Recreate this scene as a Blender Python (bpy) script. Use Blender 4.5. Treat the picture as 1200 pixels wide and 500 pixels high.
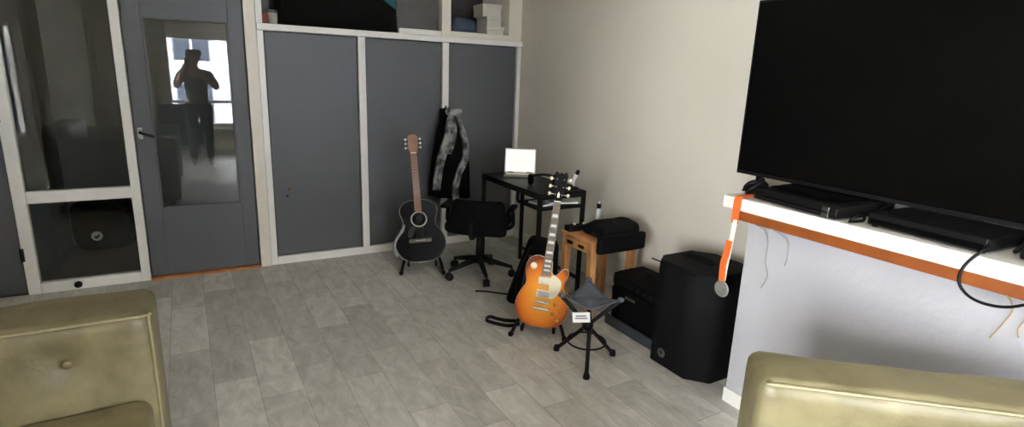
import bpy, bmesh, math, random
from math import sin, cos, pi, radians
from mathutils import Vector, Matrix, noise
random.seed(7)
S = bpy.context.scene
COL = S.collection
for o in list(bpy.data.objects):
    bpy.data.objects.remove(o)

# ------------------------------------------------------------------ camera, world, exposure
cam = bpy.data.cameras.new('camera'); cam.sensor_width = 36; cam.lens = 19.724; cam.clip_start = 0.03
camo = bpy.data.objects.new('camera', cam); COL.objects.link(camo)
camo.location = (-2.5563, -4.3300, 1.45)
camo.rotation_euler = (Matrix.Rotation(radians(-30.3214), 3, 'Z') @ Matrix.Rotation(radians(76.117), 3, 'X') @ Matrix.Rotation(radians(2.21716), 3, 'Z')).to_euler()
S.camera = camo
S.view_settings.view_transform = 'Standard'; S.view_settings.look = 'None'
S.view_settings.gamma = 1; S.view_settings.use_curve_mapping = False
S.view_settings.exposure = 2.68
W = bpy.data.worlds.new('sky'); S.world = W; W.use_nodes = True
bg = W.node_tree.nodes['Background']; bg.inputs[0].default_value = (0.97, 0.98, 1.0, 1); bg.inputs[1].default_value = 9.0

def portal(x, z, w, h, left=False):
    l = bpy.data.lights.new('window_portal', 'AREA'); l.shape = 'RECTANGLE'; l.size = w; l.size_y = h
    l.cycles.is_portal = True
    o = bpy.data.objects.new('window_portal', l); COL.objects.link(o); o.location = (x, -6.62, z)
    o.rotation_euler = (radians(90), 0, 0)      # local -Z points along +y, into the room
    if left: o.location = (-4.47, x, z); o.rotation_euler = (radians(90), 0, radians(-90))
portal(-2.175, 1.13, 1.55, 1.5); portal(-0.75, 1.13, 1.1, 1.5); portal(-5.05, 1.13, 1.4, 1.5, True)

# ------------------------------------------------------------------ materials
def nt(name):
    m = bpy.data.materials.new(name); m.use_nodes = True
    n = m.node_tree; b = n.nodes['Principled BSDF']
    return m, n, b
def lin(c):
    return tuple((x/255/12.92 if x/255 <= .04045 else ((x/255+.055)/1.055)**2.4) for x in c)
def mat(name, rgb, rough=.5, metal=0, var=.12, scale=8, bump=0, bscale=60, spec=.5, emit=None, coat=0):
    m, n, b = nt(name); c = lin(rgb)
    t = n.nodes.new('ShaderNodeTexCoord'); nz = n.nodes.new('ShaderNodeTexNoise')
    nz.inputs['Scale'].default_value = scale; nz.inputs['Detail'].default_value = 4
    n.links.new(t.outputs['Object'], nz.inputs['Vector'])
    r = n.nodes.new('ShaderNodeValToRGB')
    r.color_ramp.elements[0].position = .3; r.color_ramp.elements[1].position = .7
    r.color_ramp.elements[0].color = tuple(x*(1-var) for x in c)+(1,)
    r.color_ramp.elements[1].color = tuple(min(1, x*(1+var)) for x in c)+(1,)
    n.links.new(nz.outputs['Fac'], r.inputs['Fac']); n.links.new(r.outputs['Color'], b.inputs['Base Color'])
    b.inputs['Roughness'].default_value = rough; b.inputs['Metallic'].default_value = metal
    b.inputs['Specular IOR Level'].default_value = spec; b.inputs['Coat Weight'].default_value = coat
    if bump:
        n2 = n.nodes.new('ShaderNodeTexNoise'); n2.inputs['Scale'].default_value = bscale; n2.inputs['Detail'].default_value = 5
        n.links.new(t.outputs['Object'], n2.inputs['Vector'])
        bp = n.nodes.new('ShaderNodeBump'); bp.inputs['Strength'].default_value = bump; bp.inputs['Distance'].default_value = .01
        n.links.new(n2.outputs['Fac'], bp.inputs['Height']); n.links.new(bp.outputs['Normal'], b.inputs['Normal'])
    if emit:
        b.inputs['Emission Color'].default_value = lin(rgb)+(1,); b.inputs['Emission Strength'].default_value = emit
    return m
def glass_mat(name, tint):
    m = bpy.data.materials.new(name); m.use_nodes = True; n = m.node_tree; n.nodes.clear()
    out = n.nodes.new('ShaderNodeOutputMaterial'); mx = n.nodes.new('ShaderNodeMixShader')
    fr = n.nodes.new('ShaderNodeFresnel'); fr.inputs[0].default_value = 1.52
    tr = n.nodes.new('ShaderNodeBsdfTransparent'); tr.inputs[0].default_value = tint+(1,)
    gl = n.nodes.new('ShaderNodeBsdfGlossy'); gl.inputs['Roughness'].default_value = .005
    mu = n.nodes.new('ShaderNodeMath'); mu.operation = 'MULTIPLY'; mu.inputs[1].default_value = 1.35   # two glass surfaces
    n.links.new(fr.outputs[0], mu.inputs[0]); n.links.new(mu.outputs[0], mx.inputs[0])
    n.links.new(tr.outputs[0], mx.inputs[1]); n.links.new(gl.outputs[0], mx.inputs[2]); n.links.new(mx.outputs[0], out.inputs[0])
    return m
def floor_mat():
    m, n, b = nt('grey_plank_laminate'); L = n.links
    t = n.nodes.new('ShaderNodeTexCoord'); mp = n.nodes.new('ShaderNodeMapping')
    mp.inputs['Rotation'].default_value[2] = radians(90)
    L.new(t.outputs['Object'], mp.inputs[0])
    br = n.nodes.new('ShaderNodeTexBrick'); br.offset = .37; br.inputs['Scale'].default_value = 1
    br.inputs['Brick Width'].default_value = .62; br.inputs['Row Height'].default_value = .182
    br.inputs['Mortar Size'].default_value = .0022; br.inputs['Mortar Smooth'].default_value = .3; br.inputs['Bias'].default_value = 0
    br.inputs['Color1'].default_value = lin((186, 183, 175))+(1,); br.inputs['Color2'].default_value = lin((216, 213, 205))+(1,)
    br.inputs['Mortar'].default_value = lin((168, 164, 156))+(1,)
    L.new(mp.outputs[0], br.inputs['Vector'])
    m2 = n.nodes.new('ShaderNodeMapping'); m2.inputs['Scale'].default_value = (11, 4.5, 1); L.new(t.outputs['Object'], m2.inputs[0])
    nz = n.nodes.new('ShaderNodeTexNoise'); nz.inputs['Scale'].default_value = 1.5; nz.inputs['Detail'].default_value = 9; nz.inputs['Roughness'].default_value = .68; nz.inputs['Distortion'].default_value = .8
    L.new(m2.outputs[0], nz.inputs['Vector'])
    r = n.nodes.new('ShaderNodeValToRGB'); r.color_ramp.elements[0].position = .32; r.color_ramp.elements[1].position = .68
    r.color_ramp.elements[0].color = (.72, .72, .715, 1); r.color_ramp.elements[1].color = (1.12, 1.12, 1.12, 1)
    L.new(nz.outputs['Fac'], r.inputs[0])
    mx = n.nodes.new('ShaderNodeMix'); mx.data_type = 'RGBA'; mx.blend_type = 'MULTIPLY'; mx.inputs[0].default_value = 1
    L.new(br.outputs['Color'], mx.inputs[6]); L.new(r.outputs[0], mx.inputs[7]); L.new(mx.outputs[2], b.inputs['Base Color'])
    b.inputs['Roughness'].default_value = .52; b.inputs['Specular IOR Level'].default_value = .32
    bp = n.nodes.new('ShaderNodeBump'); bp.inputs['Strength'].default_value = .15; bp.inputs['Distance'].default_value = .003
    L.new(nz.outputs['Fac'], bp.inputs['Height']); L.new(bp.outputs[0], b.inputs['Normal'])
    return m
def burst_mat():
    m, n, b = nt('sunburst_lacquer'); L = n.links
    t = n.nodes.new('ShaderNodeTexCoord'); mp = n.nodes.new('ShaderNodeMapping')
    mp.inputs['Location'].default_value = (0, 0, -.19*4.3); mp.inputs['Scale'].default_value = (5.6, 0.01, 4.3)
    L.new(t.outputs['Object'], mp.inputs[0])
    le = n.nodes.new('ShaderNodeVectorMath'); le.operation = 'LENGTH'; L.new(mp.outputs[0], le.inputs[0])
    r = n.nodes.new('ShaderNodeValToRGB'); e = r.color_ramp.elements
    e[0].position = .15; e[0].color = lin((250, 176, 58))+(1,)
    e[1].position = 1.0; e[1].color = lin((128, 52, 12))+(1,)
    x = e.new(.62); x.color = lin((238, 140, 32))+(1,)
    x = e.new(.86); x.color = lin((206, 104, 22))+(1,)
    L.new(le.outputs['Value'], r.inputs[0]); L.new(r.outputs[0], b.inputs['Base Color'])
    b.inputs['Roughness'].default_value = .34; b.inputs['Specular IOR Level'].default_value = .3; b.inputs['Coat Weight'].default_value = .12; b.inputs['Coat Roughness'].default_value = .06
    return m
def leather_mat():
    m, n, b = nt('olive_leather'); L = n.links
    t = n.nodes.new('ShaderNodeTexCoord')
    a = n.nodes.new('ShaderNodeTexNoise'); a.inputs['Scale'].default_value = 6; a.inputs['Detail'].default_value = 6; a.inputs['Distortion'].default_value = .6
    L.new(t.outputs['Object'], a.inputs['Vector'])
    r = n.nodes.new('ShaderNodeValToRGB'); e = r.color_ramp.elements
    e[0].position = .3; e[0].color = lin((102, 94, 66))+(1,); e[1].position = .72; e[1].color = lin((138, 129, 95))+(1,)
    L.new(a.outputs['Fac'], r.inputs[0]); L.new(r.outputs[0], b.inputs['Base Color'])
    b.inputs['Roughness'].default_value = .42
    w = n.nodes.new('ShaderNodeTexNoise'); w.inputs['Scale'].default_value = 14; w.inputs['Detail'].default_value = 7
    L.new(t.outputs['Object'], w.inputs['Vector'])
    bp = n.nodes.new('ShaderNodeBump'); bp.inputs['Strength'].default_value = .35; bp.inputs['Distance'].default_value = .012
    L.new(w.outputs['Fac'], bp.inputs['Height']); L.new(bp.outputs[0], b.inputs['Normal'])
    return m
def pattern_mat():
    m, n, b = nt('grey_patterned_cloth'); L = n.links
    t = n.nodes.new('ShaderNodeTexCoord'); v = n.nodes.new('ShaderNodeTexNoise'); v.inputs['Scale'].default_value = 15; v.inputs['Detail'].default_value = 3
    L.new(t.outputs['Object'], v.inputs['Vector'])
    r = n.nodes.new('ShaderNodeValToRGB'); r.color_ramp.interpolation = 'EASE'; e = r.color_ramp.elements
    e[0].position = .33; e[0].color = lin((58, 58, 56))+(1,); e[1].position = .66; e[1].color = lin((160, 160, 156))+(1,)
    L.new(v.outputs['Fac'], r.inputs[0]); L.new(r.outputs[0], b.inputs['Base Color']); b.inputs['Roughness'].default_value = .9
    return m

WHITE = mat('white_gloss_paint', (232, 229, 222), .32, var=.03, scale=3)
IVORY = mat('ivory_paint', (222, 216, 200), .4, var=.04, scale=3)
DGREY = mat('slate_grey_paint', (85, 86, 89), .45, var=.04, scale=2)
WALL = mat('light_grey_wall_paint', (222, 216, 202), .85, var=.025, scale=2, bump=.05, bscale=90)
CHIM = mat('white_grey_wallpaper', (176, 175, 179), .8, var=.03, scale=4, bump=.3, bscale=38)
CEIL = mat('ceiling_white', (228, 222, 210), .9, var=.02)
HALLW = mat('hall_grey_paint', (128, 128, 126), .7, var=.05)
HALLB = mat('hall_navy_panel', (46, 52, 62), .5, var=.1)
HALLF = mat('hall_brown_lino', (92, 86, 78), .5, var=.1)
FLOOR = floor_mat()
GLASS = glass_mat('door_glass', (.82, .84, .84))
WGLASS = glass_mat('window_glass', (.97, .98, .98))
SILL = mat('orange_wood', (176, 112, 58), .5, var=.25, scale=14)
PLANK = mat('red_brown_wood', (138, 72, 24), .45, var=.22, scale=9)
BLACK = mat('black_plastic', (11, 11, 12), .5, var=.15, spec=.22)
MATTE = mat('black_matte_metal', (10, 10, 11), .5, var=.15, spec=.25)
CASE = mat('black_case_cloth', (11, 10, 10), .95, spec=.15, var=.2, scale=20, bump=.3, bscale=200)
COVER = mat('black_speaker_cover', (7, 7, 8), .8, spec=.2, var=.25, scale=5, bump=.2, bscale=16)
CLOTHB = mat('black_cloth', (10, 10, 11), .95, spec=.15, var=.25, scale=14, bump=.3, bscale=70)
CHROME = mat('chrome', (205, 205, 205), .2, 1, var=.03)
SCREEN = mat('tv_screen', (6, 6, 6), .2, var=.05, spec=.16)
LEATHER = leather_mat()
PIPING = mat('olive_piping', (150, 142, 110), .35, var=.08)
GBLACK = mat('black_gloss_lacquer', (6, 6, 7), .25, var=.1, spec=.16)
NECK = mat('brown_neck_wood', (150, 104, 76), .45, var=.15, scale=12)
ROSE = mat('rosewood', (92, 74, 60), .5, var=.2, scale=25)
MAPLE = mat('pale_fretboard', (120, 106, 88), .45, var=.2, scale=20)
CREAM = mat('cream_plastic', (240, 230, 200), .3, var=.03)
PEARL = mat('pearl_inlay', (242, 240, 230), .25, var=.05)
AMBER = mat('amber_knob', (216, 150, 60), .25, var=.1)
BURST = burst_mat()
MAHOG = mat('cherry_back', (104, 40, 18), .25, var=.15, coat=.4)
STOOLC = mat('blue_grey_canvas', (80, 85, 93), .8, var=.12, scale=16, bump=.15, bscale=120)
TAG = mat('white_label', (236, 236, 236), .6, var=.03)
INK = mat('dark_print', (70, 70, 74), .6)
TABLEW = mat('orange_pine', (190, 134, 84), .5, var=.22, scale=11)
PATTERN = pattern_mat()
TEAL = mat('teal_fabric', (28, 96, 104), .8)
REDM = mat('dark_red_card', (120, 42, 24), .6)
BOXW = mat('off_white_card', (206, 202, 188), .7, var=.06)
BLUEC = mat('faded_blue_cloth', (70, 80, 96), .9, var=.25, scale=12)
ORANGE = mat('orange_ribbon', (222, 104, 44), .6, var=.08)
RIBW = mat('white_ribbon', (236, 230, 216), .6, var=.05)
SILVER = mat('silver_medal', (190, 190, 186), .35, .8, var=.15, scale=60)
STRING = mat('grey_string', (150, 146, 136), .8)
BROWNS = mat('brown_string', (168, 148, 112), .8)
LCD = mat('laptop_display', (222, 222, 208), .4, emit=.25, var=.02)
LCD2 = mat('laptop_page', (196, 198, 186), .4, emit=.2, var=.02)
BOTTLE = mat('grey_clear_plastic', (176, 178, 176), .15, var=.1)
SKIN = mat('skin', (176, 128, 104), .6)
SHIRT = mat('grey_shirt', (92, 90, 88), .9)
JEANS = mat('dark_jeans', (38, 42, 54), .9)
HAIR = mat('dark_hair', (28, 24, 22), .8)
BEIGE = mat('beige_curtain', (176, 164, 138), .9, var=.1)
FACADE = mat('pale_facade', (158, 160, 166), .8, var=.05, scale=.5)
BWIN = mat('dark_window_pane', (36, 44, 60), .3)
BLUEG = mat('blue_grey_panel', (62, 66, 73), .6)

# ------------------------------------------------------------------ mesh helpers
class MB:
    def __init__(s): s.b = bmesh.new()
    def add(s, other, M=None):
        vm = {}
        for v in other.verts: vm[v] = s.b.verts.new(M @ v.co if M else v.co)
        for f in other.faces:
            try:
                nf = s.b.faces.new([vm[v] for v in f.verts]); nf.smooth = f.smooth
            except ValueError: pass
        other.free(); return s
    def box(s, c, d, bev=0, M=None, seg=2):
        t = bmesh.new(); bmesh.ops.create_cube(t, size=1)
        for v in t.verts: v.co = Vector((v.co.x*d[0], v.co.y*d[1], v.co.z*d[2]))
        if bev: 
            bmesh.ops.bevel(t, geom=t.edges[:], offset=min(bev, min(d)*.49), segments=seg, affect='EDGES', profile=.5)
        T = Matrix.Translation(c)
        return s.add(t, T @ M if M else T)
    def b2(s, x0, x1, y0, y1, z0, z1, bev=0):
        return s.box(((x0+x1)/2, (y0+y1)/2, (z0+z1)/2), (abs(x1-x0), abs(y1-y0), abs(z1-z0)), bev)
    def tube(s, pts, r, n=8, caps=True):
        pts = [Vector(p) for p in pts]; rs = r if isinstance(r, (list, tuple)) else [r]*len(pts)
        t = bmesh.new(); rings = []; up = None
        for i, p in enumerate(pts):
            d = (pts[min(i+1, len(pts)-1)]-pts[max(i-1, 0)]).normalized()
            if up is None:
                up = Vector((0, 0, 1)) if abs(d.z) < .9 else Vector((1, 0, 0))
            a = d.cross(up).normalized(); u = a.cross(d).normalized(); up = u
            rings.append([t.verts.new(p+(a*cos(2*pi*k/n)+u*sin(2*pi*k/n))*rs[i]) for k in range(n)])
        for i in range(len(rings)-1):
            for k in range(n):
                f = t.faces.new([rings[i][k], rings[i][(k+1) % n], rings[i+1][(k+1) % n], rings[i+1][k]]); f.smooth = True
        if caps: t.faces.new(rings[0][::-1]); t.faces.new(rings[-1])
        return s.add(t)
    def lathe(s, prof, c=(0, 0, 0), M=None, n=24):
        t = bmesh.new(); rings = []
        for r, z in prof:
            rings.append([t.verts.new((max(r, 1e-4)*cos(2*pi*k/n), max(r, 1e-4)*sin(2*pi*k/n), z)) for k in range(n)])
        for i in range(len(rings)-1):
            for k in range(n):
                f = t.faces.new([rings[i][k], rings[i][(k+1) % n], rings[i+1][(k+1) % n], rings[i+1][k]]); f.smooth = True
        t.faces.new(rings[0][::-1]); t.faces.new(rings[-1])
        T = Matrix.Translation(c)
        return s.add(t, T @ M if M else T)
    def prism(s, out, y0, y1, bev=0, M=None):
        """outline in x,z (list) extruded from y0 (front) to y1 (back) with rounded edges"""
        t = bmesh.new(); N = len(out); P = [Vector((a, b)) for a, b in out]
        area = sum(P[i].x*P[(i+1) % N].y-P[(i+1) % N].x*P[i].y for i in range(N))
        sg = 1 if area > 0 else -1
        nrm = []
        for i in range(N):
            d = (P[(i+1) % N]-P[i-1]); d.normalize(); nrm.append(Vector((d.y, -d.x))*sg)
        lv = [(y0, bev), (y0+bev*.3, bev*.3), (y0+bev, 0), (y1-bev, 0), (y1-bev*.3, bev*.3), (y1, bev)] if bev else [(y0, 0), (y1, 0)]
        rings = [[t.verts.new((P[i].x-nrm[i].x*o, y, P[i].y-nrm[i].y*o)) for i in range(N)] for y, o in lv]
        for a in range(len(rings)-1):
            for k in range(N):
                f = t.faces.new([rings[a][k], rings[a][(k+1) % N], rings[a+1][(k+1) % N], rings[a+1][k]]); f.smooth = bool(bev)
        t.faces.new(rings[0]); t.faces.new(rings[-1][::-1])
        bmesh.ops.recalc_face_normals(t, faces=t.faces[:])
        return s.add(t, M)
    def soft(s, c, d, r, cuts=12, fn=None, M=None):
        """rounded box (an upholstered block); fn(p, unit) -> displaced local point"""
        t = bmesh.new(); bmesh.ops.create_cube(t, size=2); bmesh.ops.subdivide_edges(t, edges=t.edges[:], cuts=cuts, use_grid_fill=True)
        h = Vector(d)/2
        for v in t.verts:
            u = v.co.copy()
            q = Vector([math.copysign(abs(a)**.8, a) for a in u])
            p = Vector((q.x*h.x, q.y*h.y, q.z*h.z))
            inn = Vector([max(-h[i]+r, min(h[i]-r, p[i])) for i in range(3)])
            dd = p-inn
            if dd.length > 1e-9: p = inn+dd.normalized()*r
            v.co = fn(p, q) if fn else p
        for f in t.faces: f.smooth = True
        T = Matrix.Translation(c)
        return s.add(t, T @ M if M else T)
    def build(s, name, m, parent=None, loc=None, rot=None):
        me = bpy.data.meshes.new(name); s.b.normal_update(); s.b.to_mesh(me); s.b.free()
        me.materials.append(m); o = bpy.data.objects.new(name, me); COL.objects.link(o)
        if parent: o.parent = parent
        if loc: o.location = loc
        if rot: o.rotation_euler = rot
        return o
def tag(o, label, cat, group=None):
    o['label'] = label; o['category'] = cat
    if group: o['group'] = group
    return o
def thing(name, label, cat, loc=(0, 0, 0), rot=(0, 0, 0), group=None):
    o = bpy.data.objects.new(name, None); o.empty_display_size = .05; COL.objects.link(o)
    o.location = loc; o.rotation_euler = rot
    return tag(o, label, cat, group)
def struct(o, label=None):
    o['kind'] = 'structure'
    if label: o['label'] = label
    return o
def smooth_loop(pts, n=6):
    out = []; N = len(pts)
    for i in range(N):
        p0, p1, p2, p3 = [Vector(pts[(i+k) % N]) for k in (-1, 0, 1, 2)]
        for j in range(n):
            t = j/n
            q = .5*((2*p1)+(-p0+p2)*t+(2*p0-5*p1+4*p2-p3)*t*t+(-p0+3*p1-3*p2+p3)*t**3); out.append(tuple(q))
    return out
def smooth_path(pts, n=6):
    P = [Vector(pts[0])]+[Vector(p) for p in pts]+[Vector(pts[-1])]; out = []
    for i in range(1, len(P)-2):
        p0, p1, p2, p3 = P[i-1:i+3]
        for j in range(n):
            t = j/n
            out.append(.5*((2*p1)+(-p0+p2)*t+(2*p0-5*p1+4*p2-p3)*t*t+(-p0+3*p1-3*p2+p3)*t**3))
    out.append(P[-2]); return out
RX = lambda a: Matrix.Rotation(a, 4, 'X')
RY = lambda a: Matrix.Rotation(a, 4, 'Y')
RZ = lambda a: Matrix.Rotation(a, 4, 'Z')
AX, AY, AZ = Vector((1, 0, 0)), Vector((0, 1, 0)), Vector((0, 0, 1))

# ------------------------------------------------------------------ room shell
H = 2.55; YB = -6.6; XL = -4.45
struct(MB().b2(XL, 0, YB, 0, -.1, 0).b2(-1.9, 0, 0, .7, -.1, 0).build('floor', FLOOR))
struct(MB().b2(-1.9, 0, .61, .7, 0, H).build('wall_niche', HALLW))
struct(MB().b2(XL, 0, YB, .7, H, H+.1).build('ceiling', CEIL))
struct(MB().b2(0, .12, YB, .7, 0, H).build('wall_right', WALL))
struct(MB().b2(XL-.12, XL, -4.35, 1.2, 0, H).b2(XL-.12, XL, YB, -5.75, 0, H).b2(XL-.12, XL, -5.75, -4.35, 0, .38).b2(XL-.12, XL, -5.75, -4.35, 1.88, H).build('wall_left', WALL))
m = MB()      # rear wall with two window openings
m.b2(XL, -2.95, YB-.2, YB, 0, H); m.b2(-1.4, -1.3, YB-.2, YB, 0, H); m.b2(-.2, 0, YB-.2, YB, 0, H)
m.b2(-2.95, -1.4, YB-.2, YB, 0, .38); m.b2(-2.95, -1.4, YB-.2, YB, 1.88, H)
m.b2(-1.3, -.2, YB-.2, YB, 0, .38); m.b2(-1.3, -.2, YB-.2, YB, 1.88, H)
struct(m.build('wall_rear', WALL))
# chimney breast : low deep plinth, shallower upper breast
m = MB().b2(-.465, 0, -5.3, -2.805, 0, .883).b2(-.2, 0, -5.3, -2.86, .883, H)
struct(m.build('wall_chimney', CHIM), 'white-grey papered chimney breast under the shelf')
m = MB().box((-.4715, -4.05, .035), (.013, 2.5, .07), .004)
struct(m.build('baseboard_chimney', WHITE))
m = MB().b2(-.012, 0, -2.8, -.02, 0, .07, .003)
struct(m.build('baseboard_right', WHITE))

# windows behind the camera
def window(name, x0, x1, split):
    f = MB(); z0, z1 = .38, 1.88; y = YB-.1
    for a, b in ((x0, x0+.06), (x1-.06, x1)): f.b2(a, b, y-.04, y+.04, z0, z1, .006)
    f.b2(x0+.06, x1-.06, y-.04, y+.04, z0, z0+.06, .006); f.b2(x0+.06, x1-.06, y-.04, y+.04, z1-.06, z1, .006)
    for sx in split: f.b2(sx-.03, sx+.03, y-.035, y+.035, z0+.06, z1-.06, .006)
    f.b2(x0+.06, x1-.06, y-.03, y+.03, .78, .83, .005)
    o = struct(f.build(name, WHITE))
    MB().b2(x0+.05, x1-.05, y-.004, y+.004, z0+.05, z1-.05).build('pane', WGLASS, o)
    MB().b2(x0-.03, x1+.03, YB-.06, YB+.16, z0-.03, z0, .008).build('window_sill', WHITE, o)
window('window_2', -2.95, -1.4, (-1.9,)); window('added_window_3', -1.3, -.2, (-.75,))  # the second one is unseen, added to get enough daylight

f = MB(); xx = XL-.06  # unseen left window, added to light the right wall and chimney
for a, b in ((-5.75, -5.69), (-4.41, -4.35), (-5.08, -5.02)): f.b2(xx-.035, xx+.035, a, b, .38, 1.88, .006)
f.b2(xx-.035, xx+.035, -5.69, -4.41, .38, .44, .006); f.b2(xx-.035, xx+.035, -5.69, -4.41, 1.82, 1.88, .006)
w4 = struct(f.build('added_window_4', WHITE)); MB().b2(xx-.004, xx+.004, -5.7, -4.4, .43, 1.83).build('pane', WGLASS, w4)
# partition to the hall: sidelight + door
m = MB(); m.b2(-3.50, -3.435, -.015, .045, 0, H, .004)
struct(m.build('trim_1', WHITE), 'white post left of the sidelight')
m = MB(); m.b2(-2.905, -2.852, -.015, .045, 0, H, .004)
struct(m.build('trim_2', WHITE), 'white post between sidelight and grey door')
m = MB(); m.b2(-2.163, -2.09, -.02, .045, 0, H, .004)
struct(m.build('trim_3', IVORY), 'ivory post between grey door and wall cupboards')
m = MB(); m.b2(-3.435, -2.905, -.012, .04, 0, .068, .004); m.b2(-3.435, -2.905, -.012, .04, .578, .652, .004); m.b2(-3.435, -2.905, -.012, .04, 2.1, 2.17, .004); m.b2(-3.435, -2.905, -.012, .04, 2.48, H, .004)
w1 = struct(m.build('window_1', WHITE), 'white-framed sidelight between the two grey doors')
MB().b2(-3.44, -2.90, .012, .018, .063, .583).build('pane', GLASS, w1)
MB().b2(-3.44, -2.90, .012, .018, .647, 2.105).build('pane', GLASS, w1)
MB().b2(-3.44, -2.90, .012, .018, 2.165, 2.485).build('pane', GLASS, w1)
# left door (grey), hinged on the white post
m = MB().b2(-4.36, -3.505, .0, .04, .01, 2.06, .003)
d1 = struct(m.build('door_1', DGREY), 'grey door left of the sidelight')
for z in (.264, 1.11, 1.8):
    MB().tube([(-3.497, -.02, z-.04), (-3.497, -.02, z+.04)], .011, 10).build('hinge', MATTE, d1)
MB().tube(smooth_path([(-4.3, 0, 1.0), (-4.3, -.05, 1.0), (-4.26, -.055, 1.0), (-4.17, -.055, 1.0)], 4), .009).build('door_handle', CHROME, d1)
m = MB().b2(XL, -4.365, -.015, .045, 0, H, .004); m.b2(-4.36, -3.505, -.015, .045, 2.065, 2.13, .004)
struct(m.build('trim_4', WHITE))
m = MB().b2(-4.36, -3.505, 0, .04, 2.13, H); m.b2(-2.85, -2.165, 0, .04, 2.13, H)
struct(m.build('wall_back', WALL))
# grey glazed door, its hinges on the right; it stands a finger's width ajar
DW = .676
m = MB(); g0, g1, gz0, gz1 = -.578, -.092, .488, 1.715   # local x runs from hinge (0) to lock edge (-DW)
m.b2(-DW, g0, -.02, .02, .022, 2.05, .003); m.b2(g1, -.002, -.02, .02, .022, 2.05, .003)
m.b2(g0, g1, -.02, .02, .022, gz0); m.b2(g0, g1, -.02, .02, gz1, 2.05)
AJAR = radians(-0.5)
d2 = m.build('door_2', DGREY, loc=(-2.168, .02, 0), rot=(0, 0, AJAR)); struct(d2, 'grey door with a tall glass panel and chrome handle')
MB().b2(g0-.004, g1+.004, -.003, .003, gz0-.004, gz1+.004).build('pane', GLASS, d2)
m = MB()
for a, b, c, d in ((g0, g0+.012, gz0, gz1), (g1-.012, g1, gz0, gz1)): m.b2(a, b, -.024, -.012, c, d, .003)
m.b2(g0+.012, g1-.012, -.024, -.012, gz0, gz0+.012, .003); m.b2(g0+.012, g1-.012, -.024, -.012, gz1-.012, gz1, .003)
m.build('glazing_bead', DGREY, d2)
m = MB().box((-.648, -.024, .995), (.03, .008, .075), .003)
hp = m.build('handle_plate', CHROME, d2)
m = MB().tube(smooth_path([(-.648, -.028, 1.0), (-.648, -.062, 1.0), (-.640, -.072, 1.0), (-.6, -.074, .985), (-.572, -.074, .975)], 5), .0085, 10)
m.build('door_handle', MATTE, d2)
m = MB().b2(-2.85, -2.165, -.015, .045, 2.065, 2.13, .004); struct(m.build('trim_5', WHITE))
m = MB().b2(-2.85, -2.165, -.03, .06, 0, .018, .003); struct(m.build('trim_6', SILL), 'orange wood threshold under the grey door')
# small black door stop on the sidelight's bottom rail
tag(MB().lathe([(.0, 0), (.02, 0), (.022, .012), (.016, .03), (.013, .04), (0, .04)], (-3.247, -.012, .036), RX(radians(90)), 16).build('door_stop', MATTE),
    'small black round door stop on the bottom rail of the white sidelight', 'door stop')
# the hall behind
struct(MB().b2(XL, -1.9, 0, 1.1, -.1, 0).build('hall_floor', HALLF))
struct(MB().b2(XL, -1.9, 1.1, 1.2, 0, H).build('wall_hall', HALLW))
struct(MB().b2(XL, -1.9, .045, 1.1, H-.02, H).build('ceiling_hall', HALLW))
struct(MB().b2(-2.0, -1.9, .62, 1.1, 0, H).build('wall_hall_right', HALLB))
struct(MB().b2(-3.6, -3.42, .5, 1.1, 0, H).build('wall_hall_left', HALLB))

# ------------------------------------------------------------------ built-in cupboards
ctop = 1.725
m = MB()
m.b2(-2.088, -2.046, -.008, .03, 0, 2.5, .003)
for xc in (-1.375, -.6985): m.b2(xc-.027, xc+.027, -.008, .03, .06, ctop-.045, .003)
m.b2(-.035, 0, -.008, .03, 0, ctop-.045, .003)
m.b2(-2.046, -.035, -.01, .03, 0, .06, .004)
struct(m.build('trim_7', WHITE), 'white face frame around the lower grey cupboard doors')
bays = [(-2.046, -1.402, 'wide grey cupboard door beside the ivory door post'), (-1.348, -.7255, 'middle grey cupboard door behind the black acoustic guitar'), (-.6715, -.035, 'grey cupboard door in the corner behind the desk')]
for i, (x0, x1, lb) in enumerate(bays):
    t = thing('wall_cupboard', lb, 'cupboard', (x0, .012, .06), group='built-in grey cupboards')
    w, h = x1-x0, ctop-.045-.06
    c = MB(); c.b2(.0, .02, .03, .58, 0, h); c.b2(w-.02, w, .03, .58, 0, h); c.b2(.02, w-.02, .56, .58, 0, h); c.b2(.02, w-.02, .03, .56, 0, .02); c.b2(.02, w-.02, .03, .56, h-.02, h)
    c.build('carcass', HALLB, t)
    d = MB().b2(.006, w-.006, 0, .022, .006, h-.006, .003).build('door', DGREY, t)
    kx = .115 if i == 0 else (w-.1 if i == 1 else .1)
    if i == 0:
        MB().lathe([(0, 0), (.007, 0), (.009, .006), (.006, .016), (0, .018)], (kx, 0, .505), RX(radians(90)), 14).build('knob', SILL, d)
        MB().lathe([(0, 0), (.008, 0), (.008, .003), (0, .003)], (kx-.02, 0, .455), RX(radians(90)), 12).build('keyhole', MATTE, d)
tag(MB().b2(-2.088, -.001, -.03, .6, ctop-.045, ctop, .005).build('cupboard_ledge', WHITE), 'long white ledge running along the top of the grey cupboards', 'ledge')
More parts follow.
